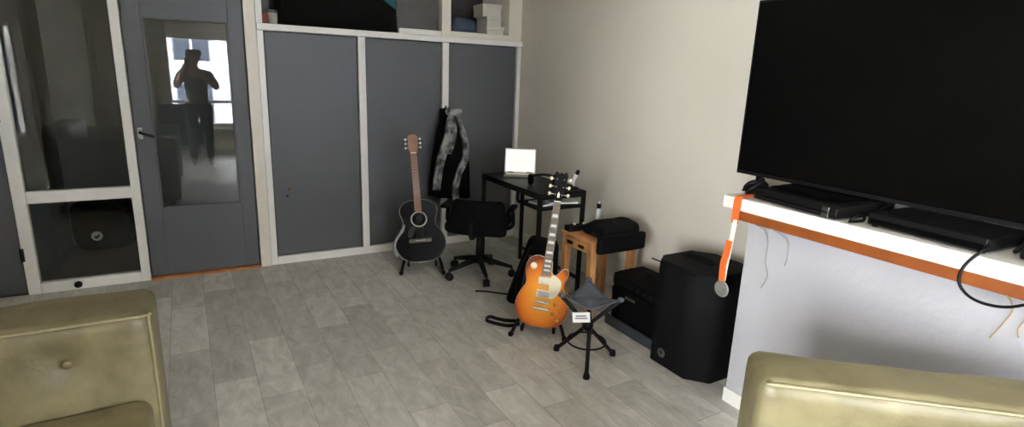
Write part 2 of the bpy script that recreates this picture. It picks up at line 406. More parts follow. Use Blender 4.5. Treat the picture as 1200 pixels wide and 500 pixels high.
# upper open row
t = thing('upper_cupboard', 'white-framed open upper cupboard above the grey cupboard doors', 'cupboard', (0, 0, ctop))
U = H-ctop-.02
MB().b2(-2.04, -.001, .55, .6, 0, U).build('back_panel', mat('dark_back', (74, 72, 70), .7), t)
MB().b2(-.733, -.655, -.004, .5, 0, U, .004).build('post', IVORY, t)
MB().b2(-.125, -.001, .0, .5, 0, U, .004).build('side_jamb', IVORY, t)
MB().b2(-.655, -.125, .0, .04, 0, .045, .004).build('bottom_rail', IVORY, t)
MB().b2(-1.085, -.733, .0, .04, 0, .04, .004).build('bottom_rail', WHITE, t)
MB().b2(-1.085, -.745, .05, .065, .04, U).build('sliding_panel', mat('grey_panel', (84, 80, 76), .5), t)
MB().b2(-2.04, -.001, 0, .6, U, U+.02).build('top_panel', IVORY, t)
# case on the ledge
t = thing('equipment_case', 'big black cloth case with a teal patch on the cupboard ledge', 'case', (-1.515, .17, ctop))
case_body = MB().soft((0, 0, .215), (.81, .36, .43), .03, 8).build('body', CASE, t)
MB().prism([(.2, .43), (.405, .43), (.405, .165), (.31, .225)], -.185, -.15).build('teal_panel', TEAL, t)
MB().box((.2, -.185, .238), (.19, .012, .022), .003).build('white_label', TAG, t)
MB().tube(smooth_path([(-.12, -.18, .36), (-.1, -.21, .33), (.0, -.215, .325), (.1, -.21, .33), (.12, -.18, .36)], 5), .011).build('handle', BLACK, t)
# small things to the left of the case
tag(MB().box((-2.022, .06, ctop+.035), (.042, .07, .07), .003).build('red_box', REDM), 'small dark red box at the left end of the cupboard ledge', 'box')
t = thing('storage_tub', 'small pale tub with a grey lid beside the dark red box', 'tub', (-1.966, .1, ctop))
MB().lathe([(0, 0), (.03, 0), (.034, .08), (.0, .08)]).build('body', BOXW, t)
MB().lathe([(0, .0805), (.036, .0805), (.036, .095), (.028, .1), (0, .1)]).build('lid', HALLW, t)
tag(MB().box((-1.99, .45, ctop+.15), (.09, .12, .3), .004).build('grey_binder', HALLW), 'upright grey binder behind the pale tub on the ledge', 'binder')
# boxes at the right
def card_box(c, d, lb, rz=0):
    t = thing('card_box', lb, 'box', (c[0], c[1], c[2]), (0, 0, rz), 'white boxes in the upper cupboard')
    MB().b2(-d[0]/2, d[0]/2, -d[1]/2, d[1]/2, 0, d[2]*.72, .003).build('box_body', BOXW, t)
    MB().b2(-d[0]/2-.004, d[0]/2+.004, -d[1]/2-.004, d[1]/2+.004, d[2]*.72, d[2], .003).build('box_lid', BOXW, t)
card_box((-.21, .18, ctop), (.16, .2, .115), 'lowest off-white box in the stack inside the upper cupboard')
card_box((-.222, .18, ctop+.1155), (.14, .18, .075), 'middle off-white box in the stack inside the upper cupboard', .06)
card_box((-.235, .19, ctop+.191), (.17, .2, .1), 'top box in the stack inside the upper cupboard', -.05)
def lump(s):
    def fn(p, u):
        return p*(1+.25*noise.noise(p*9+Vector((s, 0, 0))))
    return fn
tag(MB().soft((-.5, .2, ctop+.096), (.26, .26, .15), .07, 10, lump(3)).build('folded_cloth', BLUEC), 'crumpled faded blue cloth beside the white boxes in the upper cupboard', 'cloth')

# ------------------------------------------------------------------ shelf, TV and devices
m = MB().b2(-.544, -.03, -5.2, -2.715, .923, .978, .004)
sh = thing('mantel_shelf', 'long white mantel shelf with a brown wood edge below the television', 'shelf', (0, 0, 0))
m.build('shelf_board', WHITE, sh)
MB().b2(-.543, -.47, -5.2, -2.785, .883, .923, .003).build('wooden_edging', PLANK, sh)
tv = thing('television', 'large black flat screen television standing on the white shelf', 'television', (-.33, -2.60, .985))
# local: x = 0 front plane, y towards -y
MB().b2(.004, .05, -1.37, 0, .06, .82, .006).build('housing', BLACK, tv)
MB().b2(0, .006, -1.362, -.008, .075, .812, .002).build('screen', SCREEN, tv)
m = MB()
m.b2(-.001, .006, -1.37, 0, .812, .82); m.b2(-.001, .006, -1.37, 0, .06, .075); m.b2(-.001, .006, -.008, 0, .075, .812); m.b2(-.001, .006, -1.37, -1.362, .075, .812)
m.build('bezel', BLACK, tv)
for y in (-.10, -1.085):
    m = MB().tube([(.03, y, .065), (.02, y-.0, .02), (-.07, y, -.001)], [.012, .011, .006]); m.tube([(.03, y, .065), (.04, y, .02), (.09, y, -.001)], [.012, .011, .006])
    m.build('foot', BLACK, tv)
# game console (wedge, glossy) left
t = thing('game_console', 'black wedge-shaped game console on the shelf below the television', 'console', (-.36, -3.04, .978), (0, 0, radians(-6)))
prof = smooth_loop([(-.15, .004), (-.15, .042), (-.05, .052), (.08, .06), (.14, .055), (.15, .03), (.14, .004)], 3)
m = MB().prism([(a, b) for a, b in [(-.16, .006), (-.165, .03), (-.155, .045), (0, .058), (.1, .06), (.12, .05), (.12, .006)]], -.19, .19, .006)
m.build('body', BLACK, t)
MB().b2(-.168, -.1, -.155, .155, .022, .026).build('disc_slot', GBLACK, t)
MB().b2(-.12, .1, -.15, .15, .06, .0635, .002).build('top_panel', GBLACK, t)
MB().b2(-.166, -.15, -.158, -.13, .006, .045, .002).build('front_strip', CHROME, t)
t = thing('set_top_box', 'flat black set-top box on the shelf to the right of the game console', 'set-top box', (-.36, -3.47, .978), (0, 0, radians(-3)))
MB().b2(-.14, .12, -.19, .17, .006, .05, .006).build('body', BLACK, t)
MB().b2(-.143, -.138, -.18, .16, .012, .03, .001).build('front_panel', GBLACK, t)
m = MB()
for k in range(12): m.b2(-.1, .09, -.17+k*.026, -.158+k*.026, .05, .0515)
m.build('vent_slats', MATTE, t)
for x in (-.12, .1):
    for y in (-.17, .15): MB().lathe([(0, 0), (.01, 0), (.01, .007), (0, .007)], (x, y, 0), None, 10).build('foot', MATTE, t)
t = thing('amplifier_box', 'black media box at the right of the shelf behind the hanging cable', 'media box', (-.36, -3.9, .978))
MB().b2(-.12, .12, -.18, .18, .005, .055, .006).build('body', BLACK, t)
MB().b2(-.123, -.118, -.17, .17, .012, .045, .001).build('front_panel', GBLACK, t)
# cables
def cable(pts, r, label, name='cable', mt=BLACK, cat='cable', group=None, n=8):
    return tag(MB().tube(smooth_path(pts, n), r, 7).build(name, mt), label, cat, group)
cable([(-.40, -2.80, .985), (-.43, -2.77, 1.0), (-.44, -2.8, 1.03), (-.40, -2.83, 1.035), (-.36, -2.82, 1.01), (-.38, -2.78, .99), (-.44, -2.79, .986), (-.46, -2.82, 1.01), (-.42, -2.84, 1.04), (-.37, -2.80, 1.04), (-.35, -2.77, 1.0), (-.4, -2.76, .99), (-.3, -2.75, .988)], .0105, 'tangle of black cable at the left end of the white shelf').location.y = .035
cable([(-.225, -3.02, 1.052), (-.225, -3.18, 1.05), (-.27, -3.262, 1.025), (-.36, -3.258, 1.0), (-.3, -3.262, 1.026), (-.226, -3.285, 1.05), (-.226, -3.40, 1.06), (-.226, -3.5, 1.09)], .007, 'black cable curling between the game console and the set-top box')
cable([(-.535, -3.258, .988), (-.49, -3.264, .986), (-.45, -3.262, .987), (-.46, -3.262, 1.002), (-.5, -3.26, 1.004), (-.525, -3.256, .992)], .006, 'short black cable loop on the shelf before the set-top box')
cable([(-.52, -3.66, 1.01), (-.565, -3.66, 1.0), (-.585, -3.635, .95), (-.585, -3.63, .90), (-.585, -3.66, .865), (-.585, -3.71, .855), (-.585, -3.77, .872), (-.585, -3.84, .93), (-.56, -3.88, 1.0), (-.49, -3.9, 1.0)], .0045, 'thin black cable hanging in a loop over the shelf edge')
for pts, mt, lb in (
    ([(-.548, -2.895, .885), (-.5, -2.905, .86), (-.472, -2.91, .80), (-.47, -2.912, .72), (-.47, -2.93, .66), (-.47, -2.91, .60)], STRING, 'long grey string hanging below the left end of the shelf'),
    ([(-.548, -2.975, .885), (-.5, -2.99, .86), (-.472, -3.0, .83), (-.47, -3.005, .77), (-.47, -3.0, .73)], STRING, 'short grey string hanging beside the long grey string'),
    ([(-.548, -3.735, .885), (-.5, -3.735, .86), (-.472, -3.735, .82), (-.47, -3.72, .77), (-.47, -3.70, .72)], BROWNS, 'brown string below the shelf at the far right, left of its twin'),
    ([(-.548, -3.79, .885), (-.5, -3.785, .86), (-.472, -3.78, .83), (-.47, -3.76, .78), (-.47, -3.765, .75)], BROWNS, 'rightmost brown string hanging below the shelf')):
    cable(pts, .0025, lb, 'hanging_string', mt, 'string')
# medal
t = thing('medal', 'silver medal on an orange and white ribbon hanging from the shelf corner', 'medal', (-.552, -2.80, .98))
def strip(pts, w, mt, name, parent, dirv=AY, th=.0015):
    t_ = bmesh.new(); P = smooth_path(pts, 5); rows = []
    for i, p in enumerate(P):
        d = (P[min(i+1, len(P)-1)]-P[max(i-1, 0)]).normalized(); nn = d.cross(dirv).normalized()
        a = w if not isinstance(w, tuple) else w[0]+(w[1]-w[0])*i/(len(P)-1)
        rows.append([t_.verts.new(p+dirv*a/2+nn*th), t_.verts.new(p-dirv*a/2+nn*th), t_.verts.new(p-dirv*a/2-nn*th), t_.verts.new(p+dirv*a/2-nn*th)])
    for i in range(len(rows)-1):
        for k in range(4): t_.faces.new([rows[i][k], rows[i][(k+1) % 4], rows[i+1][(k+1) % 4], rows[i+1][k]])
    t_.faces.new(rows[0][::-1]); t_.faces.new(rows[-1])
    return MB().add(t_).build(name, mt, parent)
strip([(.09, -.005, .006), (.02, -.005, .006), (-.004, -.003, .0), (-.006, 0, -.06), (-.006, .0, -.11)], .035, ORANGE, 'ribbon_top', t)
strip([(-.006, -.004, -.085), (-.007, .004, -.2), (-.007, .012, -.3), (-.007, .016, -.375)], .02, RIBW, 'white_ribbon_band', t)
strip([(-.012, .008, -.19), (-.012, .016, -.26), (-.011, .024, -.3), (-.011, .022, -.38)], .032, ORANGE, 'orange_ribbon_band', t)
m = MB().lathe([(0, 0), (.03, 0), (.036, .002), (.038, .005), (.036, .008), (.03, .006), (0, .006)], (-.004, .018, -.415), RY(radians(-90)), 28)
md = m.build('medal_disc', SILVER, t)
MB().tube([(-.007, .018+.01*cos(a), -.376+.01*sin(a)) for a in [2*pi*k/14 for k in range(15)]], .002, 6).build('ring', CHROME, t)

# ------------------------------------------------------------------ speaker and combo amp
out = [(-.512, -2.355), (-.512, -2.585), (-.425, -2.685), (-.20, -2.685), (-.155, -2.60), (-.155, -2.41), (-.24, -2.30), (-.44, -2.30)]
t = thing('loudspeaker', 'tall loudspeaker under a black padded cover beside the chimney breast', 'loudspeaker', (-.35, -2.5, 0))
loc_out = [(a+.35, b+2.5) for a, b in out]
Mz = Matrix(((1, 0, 0, 0), (0, 0, 1, 0), (0, 1, 0, 0), (0, 0, 0, 1)))   # prism (x,z) -> (x,y) footprint, y -> z
den = []
for i in range(len(loc_out)):
    a, b = Vector(loc_out[i]), Vector(loc_out[(i+1) % len(loc_out)])
    for k in range(4): den.append(tuple(a.lerp(b, k/4)))
MB().prism(den, .0, .565, .014, Mz).build('cover', COVER, t)
strip([(-.166, .2, .553), (-.166, -.09, .553)], .004, CASE, 'seam', t, AX, .003)
m = MB().tube(smooth_path([(.02, -.03, .563), (.02, -.02, .578), (.02, .05, .582), (.02, .12, .578), (.02, .13, .563)], 4), .009, 8); m.box((.02, .05, .5655), (.06, .2, .003), .001)
m.build('top_handle', CASE, t)
MB().lathe([(0, 0), (.024, 0), (.026, .002), (.024, .004), (0, .004)], (-.161, .07, .075), RY(radians(-90)), 20).build('round_badge', mat('dim_badge', (74, 74, 76), .4), t)
MB().prism([(-.012, .012), (.0, -.014), (.012, .012), (.006, .012), (0, -.002), (-.006, .012)], -.0015, .0015, 0, Matrix.Translation((-.166, .07, .075)) @ RZ(radians(-90))).build('badge_emblem', MATTE, t)

t = thing('guitar_amplifier', 'black combo guitar amplifier on the floor between table and loudspeaker', 'amplifier', (-.395, -1.875, 0))
# local y runs negative along the wall, x into wall
m = MB().prism([(0.02, .02), (0, .315), (.05, .325), (.23, .325), (.23, .02)], -.42, 0, .012); m.build('cabinet', CASE, t)
MB().box((-.006, -.21, .145), (.02, .38, .2), .006, RY(radians(-3.5))).build('grille', CLOTHB, t)
MB().box((-.004, -.21, .282), (.014, .39, .045), .004, RY(radians(-3.5))).build('control_panel', BLACK, t)
for k in range(6):
    MB().lathe([(0, 0), (.009, 0), (.008, .014), (0, .014)], (-.01, -.09-.05*k, .283), RY(radians(-90)), 12).build('knob', MATTE, t)
MB().box((-.025, -.19, .215), (.004, .085, .018), .001).build('name_badge', CHROME, t)
MB().tube(smooth_path([(.12, -.15, .325), (.12, -.155, .345), (.12, -.24, .352), (.12, -.32, .345), (.12, -.325, .325)], 4), .01, 8).build('handle', MATTE, t)
for x in (.04, .2):
    for y in (-.05, -.37): MB().lathe([(0, 0), (.016, 0), (.018, .02), (0, .02)], (x, y, .0), None, 12).build('foot', MATTE, t)
# low blue grey panel lying along the amp's foot
tag(MB().box((-.43, -2.09, .03), (.02, .42, .06), .004).build('grey_panel_strip', BLUEG), 'low blue-grey strip leaning at the foot of the guitar amplifier', 'panel')

# ------------------------------------------------------------------ small table with things on it
t = thing('side_table', 'small orange pine side table with one drawer beside the wall', 'table', (-.385, -1.705, 0))
MB().box((0, 0, .508), (.36, .32, .022), .005).build('table_top', TABLEW, t)
m = MB().b2(-.165, -.15, -.13, .13, .43, .497, .002); m.b2(.15, .165, -.13, .13, .43, .497, .002); m.b2(-.145, .145, -.148, -.133, .43, .497, .002); m.b2(-.145, .145, .133, .148, .43, .497, .002)
m.build('apron', TABLEW, t)
for x in (-.152, .152):
    for y in (-.13, .13): MB().box((x, y, .249), (.042, .042, .497), .003).build('leg', TABLEW, t)
d = MB().box((-.171, 0, .464), (.012, .21, .056), .003).build('drawer', TABLEW, t)
for y in (-.055, .055): MB().box((-.181, y, .464), (.012, .05, .018), .004).build('handle', MATTE, d)
# black bag slumped over the table's near side
def bagfn(p, u):
    q = p.copy()
    if u.z > 0: q.z += .022*cos(u.y*1.5+.4)*(u.z)+.012*noise.noise(p*14)
    q.x += .01*noise.noise(p*11+Vector((3, 0, 0)))
    return q
t = thing('black_bag', 'black cloth bag slumped on the pine table with its side hanging down', 'bag', (-.35, -1.75, .5195))
m = MB().soft((.01, -.01, .035), (.3, .22, .07), .03, 12, bagfn); m.build('body', CLOTHB, t)
MB().soft((-.02, -.145, -.015), (.36, .04, .11), .018, 10).build('side_flap', CLOTHB, t)
strip([(-.14, -.03, .02), (-.135, -.03, .05), (-.08, -.03, .078), (.0, -.03, .085)], .05, BLUEG, 'grey_strap', t, AY, .003)
for nm, c, d, lb in (('effects_pedal', (-.515, -1.60, .519), (.09, .06, .035), 'small black pedal on the front corner of the pine table'), ('tuner', (-.43, -1.585, .519), (.06, .05, .03), 'small black tuner box behind the pedal on the pine table')):
    t = thing(nm, lb, 'pedal' if 'pedal' in nm else 'tuner', c)
    MB().b2(-d[0]/2, d[0]/2, -d[1]/2, d[1]/2, 0, d[2], .004).build('body', BLACK, t)
    MB().lathe([(0, d[2]), (.008, d[2]), (.008, d[2]+.01), (0, d[2]+.01)], (.01, 0, 0), None, 12).build('knob', CREAM, t)
t = thing('spray_bottle', 'slim clear bottle with a black cap standing on the pine table', 'bottle', (-.30, -1.575, .519))
MB().lathe([(0, 0), (.022, 0), (.024, .006), (.024, .095), (.016, .115), (.011, .12), (0, .12)]).build('bottle_body', BOTTLE, t)
MB().lathe([(0, .12), (.014, .12), (.014, .15), (.0, .15)]).build('cap', BLACK, t)
MB().lathe([(0, .15), (.008, .15), (.007, .165), (0, .165)]).build('nozzle', TAG, t)

# ------------------------------------------------------------------ desk
t = thing('computer_desk', 'small black metal-framed desk with a hanging shelf in the room corner', 'desk', (-.465, -1.005, 0))
# local half extents: x .185, y .405
MB().box((0, 0, .711), (.37, .81, .018), .003).build('desk_top', BLACK, t)
for x in (-.172, .172):
    for y in (-.392, .392): MB().box((x, y, .351), (.025, .025, .702), .002).build('leg', MATTE, t)
for c_, d_ in (((0, -.392, .69), (.32, .022, .022)), ((0, .392, .69), (.32, .022, .022)), ((.172, 0, .1), (.02, .76, .02)), ((-.172, 0, .69), (.022, .76, .022))): MB().box(c_, d_, .002).build('frame_rail', MATTE, t)
m = MB().box((0, -.25, .612), (.35, .29, .016), .003); m.build('hanging_shelf', BLACK, t)
for x in (-.172, .172): MB().box((x, -.113, .66), (.02, .014, .085), .002).build('shelf_bracket', MATTE, t)
for k, (dx, dy, rz, lb) in enumerate(((-.03, -.26, .15, 'loose white sheets under the desk top on its hanging shelf, left pile'), (.05, -.3, -.25, 'loose white sheets on the hanging desk shelf, right pile'))):
    tag(MB().box((0, 0, .006), (.2, .15, .012), .001).build('paper_stack', TAG, None, (-.465+dx, -1.005+dy, .6202+k*.0125), (0, 0, rz)), lb, 'paper')
# laptop
t = thing('laptop', 'small laptop with a bright white screen open on the black desk', 'laptop', (-.40, -.735, .7205), (0, 0, radians(-32)))
MB().box((0, -.075, .007), (.225, .15, .014), .004).build('base', HALLW, t)
MB().box((0, -.06, .0148), (.2, .07, .002), .0005).build('keyboard', BOXW, t)
s = MB().box((0, .03, .1), (.235, .01, .185), .004, RX(radians(-12))).build('screen_lid', BOXW, t)
MB().box((0, .0235, .1005), (.215, .002, .162), 0, RX(radians(-12))).build('display', LCD, s)
MB().box((0, .0222, .1005), (.16, .001, .1), 0, RX(radians(-12))).build('display_page', LCD2, s)
for x in (-.07, .07): MB().tube([(x-.02, .006, .014), (x+.02, .006, .014)], .006, 8).build('hinge', BLACK, t)
# headphones on desk
t = thing('headphones', 'black headphones lying on the desk in front of the laptop', 'headphones', (-.47, -1.17, .7205), (0, 0, radians(-25)))
MB().tube([(.085*cos(a), .02, -.0+.05+.085*sin(a)*.25) for a in [pi*k/16 for k in range(17)]], .009, 8).build('headband', BLACK, t)
for sx in (-1, 1): MB().lathe([(0, -.018), (.03, -.018), (.038, -.008), (.038, .008), (.03, .018), (0, .018)], (sx*.085, .02, .038), RY(radians(90)), 20).build('ear_cup', CLOTHB, t)
t = thing('computer_mouse', 'black mouse on the desk near its front edge', 'mouse', (-.37, -1.3, .7205))
MB().soft((0, 0, .016), (.06, .1, .03), .014, 8).build('body', BLACK, t); MB().tube([(0, .01, .032), (0, .03, .031)], .004, 8).build('wheel', HALLW, t)
t = thing('desk_microphone', 'slim white stick microphone with a black tip behind the guitar headstock', 'microphone', (-.33, -1.32, .7205))
MB().lathe([(0, 0), (.04, 0), (.04, .008), (.01, .014), (0, .014)]).build('base', BLACK, t)
MB().tube([(0, 0, .012), (-.0, -.0, .05), (.012, -.02, .1)], [.008, .01, .014], 10).build('stem', TAG, t)
MB().tube([(.012, -.02, .1), (.017, -.027, .12), (.019, -.03, .13)], [.014, .013, .006], 10).build('tip', BLACK, t)

# ------------------------------------------------------------------ office chair
t = thing('office_chair', 'black swivel office chair with castors at the left of the desk', 'office chair', (-.77, -.82, 0), (0, 0, radians(50)))
for k in range(5):
    a = radians(-10+72*k); ex, ey = .245*cos(a), .245*sin(a)
    l = MB().tube([(0, 0, .13), (ex*.5, ey*.5, .105), (ex, ey, .075)], [.024, .02, .013], 8).build('leg', BLACK, t)
    cst = MB()
    for s in (-.012, .012): cst.lathe([(0, -.008), (.026, -.008), (.028, 0), (.026, .008), (0, .008)], (ex-s*sin(a), ey+s*cos(a), .028), RZ(a) @ RX(radians(90)), 16)
    cst.tube([(ex, ey, .03), (ex, ey, .075)], .007, 8); cst.build('castor', MATTE, l)
MB().tube([(0, 0, .1), (0, 0, .2), (0, 0, .36)], [.03, .026, .02], 12).build('gas_lift', MATTE, t)
MB().soft((-.01, 0, .405), (.42, .42, .09), .04, 10).build('seat', CLOTHB, t)
MB().b2(-.12, .12, -.1, .1, .335, .36, .006).build('seat_plate', BLACK, t)
def bk(p, u): return Vector((p.x+.035*u.y*u.y-.05*max(0, p.z+.2), p.y*(1-.12*max(0, u.z)), p.z))
MB().soft((-.225, -.035, .49), (.06, .4, .25), .028, 10, bk).build('backrest', CLOTHB, t)
MB().tube(smooth_path([(-.08, 0, .35), (-.2, 0, .345), (-.26, 0, .37), (-.268, 0, .46)], 4), .018, 8).build('back_bar', BLACK, t)
for s in (-1, 1):
    a = MB().tube(smooth_path([(.0, s*.2, .37), (.0, s*.242, .40), (.0, s*.242, .48), (-.01, s*.24, .515)], 4), .014, 8).build('armrest_post', BLACK, t)
    MB().soft((-.03, s*.24, .53), (.2, .05, .03), .013, 6).build('armrest_pad', BLACK, a)

# ------------------------------------------------------------------ coat, scarf on the cupboard post
t = thing('coat_hook', 'small coat hook on the white cupboard post above the hanging coat', 'hook', (-.6985, -.008, 1.16))
MB().box((0, -.004, 0), (.02, .008, .05), .003).build('hook_plate', CHROME, t)
MB().tube(smooth_path([(0, -.008, .0), (0, -.05, -.01), (0, -.075, .01), (0, -.078, .03)], 4), .005, 8).build('hook_arm', CHROME, t)
def loft(zs, prof, n=40):
    b = bmesh.new(); rings = []
    for z in zs:
        ring = []
        for k in range(n):
            a = 2*pi*k/n; p = prof(z, a); ring.append(b.verts.new(p))
        rings.append(ring)
    for i in range(len(rings)-1):
        for k in range(n):
            f = b.faces.new([rings[i][k], rings[i][(k+1) % n], rings[i+1][(k+1) % n], rings[i+1][k]]); f.smooth = True
    b.faces.new(rings[0]); b.faces.new(rings[-1][::-1]); bmesh.ops.recalc_face_normals(b, faces=b.faces[:])
    return MB().add(b)
def coatp(z, a):       # z from 0 (hook) down to -.85
    u = min(1, -z/.8); w = .055+.095*u**.75; d = .045+.035*min(1, u*2)
    r = 1+.13*sin(7*a+2*u)*u+.05*sin(11*a)
    return Vector((w*cos(a)*r+.01+.02*u, -.02-d+d*sin(a)*r, z))
t = thing('black_coat', 'black coat hanging from the hook on the white cupboard post', 'coat', (-.6985, -.012, 1.145))
loft([-.0-.70*k/24 for k in range(25)], coatp).build('body', CLOTHB, t)
MB().tube(smooth_path([(.07, -.1, -.1), (.11, -.1, -.28), (.135, -.09, -.5), (.145, -.085, -.72)], 5), [.03]*1+[.045]*14+[.05], 12).build('sleeve', CLOTHB, t)
MB().tube(smooth_path([(-.05, -.1, -.08), (-.09, -.1, -.26), (-.12, -.09, -.46), (-.135, -.085, -.68)], 5), [.03]*1+[.045]*14+[.05], 12).build('sleeve', CLOTHB, t)
def collar(z, a): return Vector((.07*cos(a)*(1+.2*sin(5*a)), -.075+.055*sin(a)*(1+.15*sin(6*a)), z))
loft([.02, .005, -.02, -.06, -.1], lambda z, a: collar(z, a)*1 if z > -.09 else collar(z, a)).build('hood', CLOTHB, t)
t = thing('patterned_scarf', 'grey and white patterned scarf draped over the hanging black coat', 'scarf', (-.6985, -.16, 1.145))
def scarf(pts, w, nm):
    P = smooth_path(pts, 6); b = bmesh.new(); rows = []
    for i, p in enumerate(P):
        d = (P[min(i+1, len(P)-1)]-P[max(i-1, 0)]).normalized(); sd = d.cross(Vector((0, 1, 0))).normalized(); ww = w*(.55+.45*min(1, i/len(P)*1.8))
        top = [p+sd*ww*(k/8-.5)+Vector((0, .012*sin(k*2.3+i*.12)-.012*cos((k/8-.5)*3), 0)) for k in range(9)]
        rows.append([b.verts.new(q) for q in top]+[b.verts.new(q+Vector((0, .014, 0))) for q in top[::-1]])
    n = len(rows[0])
    for i in range(len(rows)-1):
        for k in range(n):
            f = b.faces.new([rows[i][k], rows[i][(k+1) % n], rows[i+1][(k+1) % n], rows[i+1][k]]); f.smooth = True
    b.faces.new(rows[0][::-1]); b.faces.new(rows[-1]); bmesh.ops.recalc_face_normals(b, faces=b.faces[:])
    return MB().add(b).build(nm, PATTERN, t)
scarf([(.0, -.0, .0), (-.035, -.02, -.08), (-.05, -.03, -.2), (-.115, -.035, -.40), (-.15, -.035, -.62)], .068, 'scarf_end')
scarf([(.03, .0, -.0), (.06, -.02, -.1), (.1, -.03, -.24), (.1, -.04, -.38), (.04, -.045, -.50), (.01, -.045, -.66), (.055, -.045, -.80)], .06, 'scarf_end')
scarf([(-.01, -.01, -.03), (-.0, -.03, -.12), (-.015, -.035, -.22), (-.05, -.04, -.33)], .05, 'scarf_fold')
MB().soft((.01, .01, .0), (.12, .09, .06), .028, 8, lump(8)).build('scarf_knot', PATTERN, t)

# ------------------------------------------------------------------ acoustic guitar on stand
AC = thing('acoustic_guitar', 'black acoustic guitar with a brown neck on a stand before the cupboards', 'guitar', (-1.10, -.53, .065), (radians(-9), radians(-4.5), radians(-21)))
half = [(0, 0), (.08, .004), (.145, .04), (.187, .11), (.187, .175), (.155, .24), (.122, .29), (.128, .345), (.142, .39), (.13, .44), (.085, .475), (.035, .485)]
full = half+[(-a, b) for a, b in half[:0:-1]]
MB().prism(smooth_loop(full, 5), -.05, .05, .006).build('body', GBLACK, AC)
MB().tube([(a, -.047, b) for a, b in smooth_loop(full, 4)]+[(full[0][0], -.047, full[0][1])], .0035, 6).build('body_binding', mat('grey_binding', (150, 148, 142), .3), AC)
MB().lathe([(0, 0), (.05, 0), (.05, .001), (0, .001)], (0, -.0505, .335), RX(radians(90)), 32).build('sound_hole', MATTE, AC)
m = MB().tube([(.057*cos(2*pi*k/36), -.051, .335+.057*sin(2*pi*k/36)) for k in range(37)], .006, 6); m.build('rosette', mat('pale_rosette', (196, 192, 182), .4), AC)
MB().prism(smooth_loop([(-.055, .28), (-.085, .25), (-.09, .2), (-.06, .2), (-.035, .25), (-.03, .275)], 3), -.0525, -.0505).build('pickguard', mat('dark_pickguard', (48, 46, 46), .2), AC)
MB().box((0, -.056, .17), (.17, .012, .03), .004).build('bridge', mat('grey_brown_bridge', (104, 98, 90), .5), AC)
MB().box((0, -.0635, .172), (.075, .004, .004), .001).build('saddle', PEARL, AC)
MB().prism([(-.027, .40), (.027, .40), (.0225, .845), (-.0225, .845)], -.062, -.054).build('fingerboard', NECK, AC)
MB().prism([(-.024, .47), (.024, .47), (.021, .85), (-.021, .85)], -.054, -.03, .004).build('neck', NECK, AC)
hs = MB().prism([(-.024, .845), (.024, .845), (.034, .875), (.037, .97), (.018, .985), (-.018, .985), (-.037, .97), (-.034, .875)], -.058, -.042, .002).build('headstock', NECK, AC)
MB().box((0, -.062, .847), (.045, .006, .006), .001).build('nut', PEARL, AC)
for s in (-1, 1):
    for k in range(3):
        z = .885+k*.032
        p = MB().tube([(s*.03, -.05, z), (s*.05, -.05, z)], .003, 6); p.soft((s*.055, -.05, z), (.014, .008, .018), .0035, 4); p.build('tuning_peg', CHROME, hs)
m = MB()
for k in range(14):
    z = .845-.445*(1-2**(-(k+1)/9)); MB().box((0, -.0628, z), (.048, .0014, .0018)).build('fret', CHROME, AC)
for k in range(6):
    x = -.02+.008*k; MB().tube([(x*1.3, -.066, .172), (x*.85, -.0665, .85)], .0007, 5).build('string', CHROME, AC)
MB().lathe([(0, 0), (.008, 0), (.01, .012), (0, .014)], (-.165, -.02, .08), RY(radians(-90)), 10).build('strap_button', CHROME, AC)
AC.scale = (.97, .97, .955)
# strap-like pale reflections on the left side, painted as a grey strand
P = smooth_path([(-.115, -.058, .3), (-.13, -.07, .255), (-.165, -.072, .215), (-.195, -.065, .16), (-.2, -.05, .1), (-.185, -.03, .06)], 5)
MB().tube(P, .011, 6).build('strap', mat('pale_grey_reflection', (150, 150, 150), .5, var=.3, scale=40), AC)
st = thing('guitar_stand', 'black tubular floor stand holding the black acoustic guitar', 'guitar stand', (-1.10, -.53, 0), (0, 0, radians(-21)))
for s in (-1, 1):
    MB().tube(smooth_path([(0, .16, .4), (s*.06, .1, .2), (s*.13, .0, .075), (s*.15, -.12, .02)], 5), .011, 8).build('leg', MATTE, st)
    MB().tube(smooth_path([(s*.1, .06, .07), (s*.1, -.02, .06), (s*.1, -.1, .06), (s*.1, -.112, .1)], 5), .009, 8).build('cradle_arm', MATTE, st)
    MB().lathe([(0, -.03), (.014, -.03), (.016, 0), (.014, .03), (0, .03)], (s*.152, -.13, .017), RX(radians(80)), 12).build('foot', BLACK, st)
MB().tube([(-.13, .06, .07), (.13, .06, .07)], .01, 8).build('cross_bar', MATTE, st)
MB().tube(smooth_path([(0, .16, .4), (0, .2, .2), (0, .24, .012)], 4), .011, 8).build('rear_leg', MATTE, st)

# ------------------------------------------------------------------ electric guitar
EG = thing('electric_guitar', 'sunburst electric guitar with a cream pickguard standing beside the folding stool', 'guitar', (-.905, -1.857, .062), (radians(-10), radians(5), radians(-38)))
lp = [(0, 0), (.075, .004), (.13, .035), (.162, .09), (.163, .15), (.142, .205), (.118, .25), (.116, .285), (.13, .322), (.134, .35), (.122, .371), (.098, .365), (.078, .34), (.055, .322), (.034, .335), (.029, .375),
      (.02, .41), (-.03, .424), (-.072, .428), (-.108, .41), (-.13, .37), (-.132, .325), (-.118, .28), (-.12, .245), (-.143, .205), (-.163, .15), (-.162, .09), (-.13, .035), (-.075, .004)]
o5 = smooth_loop(lp, 5)
MB().prism(o5, -.022, .024, .005).build('body', MAHOG, EG)
MB().prism(o5, -.032, -.0215, .008).build('maple_top', BURST, EG)
MB().tube([(a, -.0235, b) for a, b in o5+[o5[0]]], .0028, 6).build('body_binding', CREAM, EG)
MB().prism(smooth_loop([(.03, .2), (.062, .185), (.098, .235), (.1, .29), (.07, .318), (.034, .318)], 4), -.041, -.0385).build('pickguard', CREAM, EG)
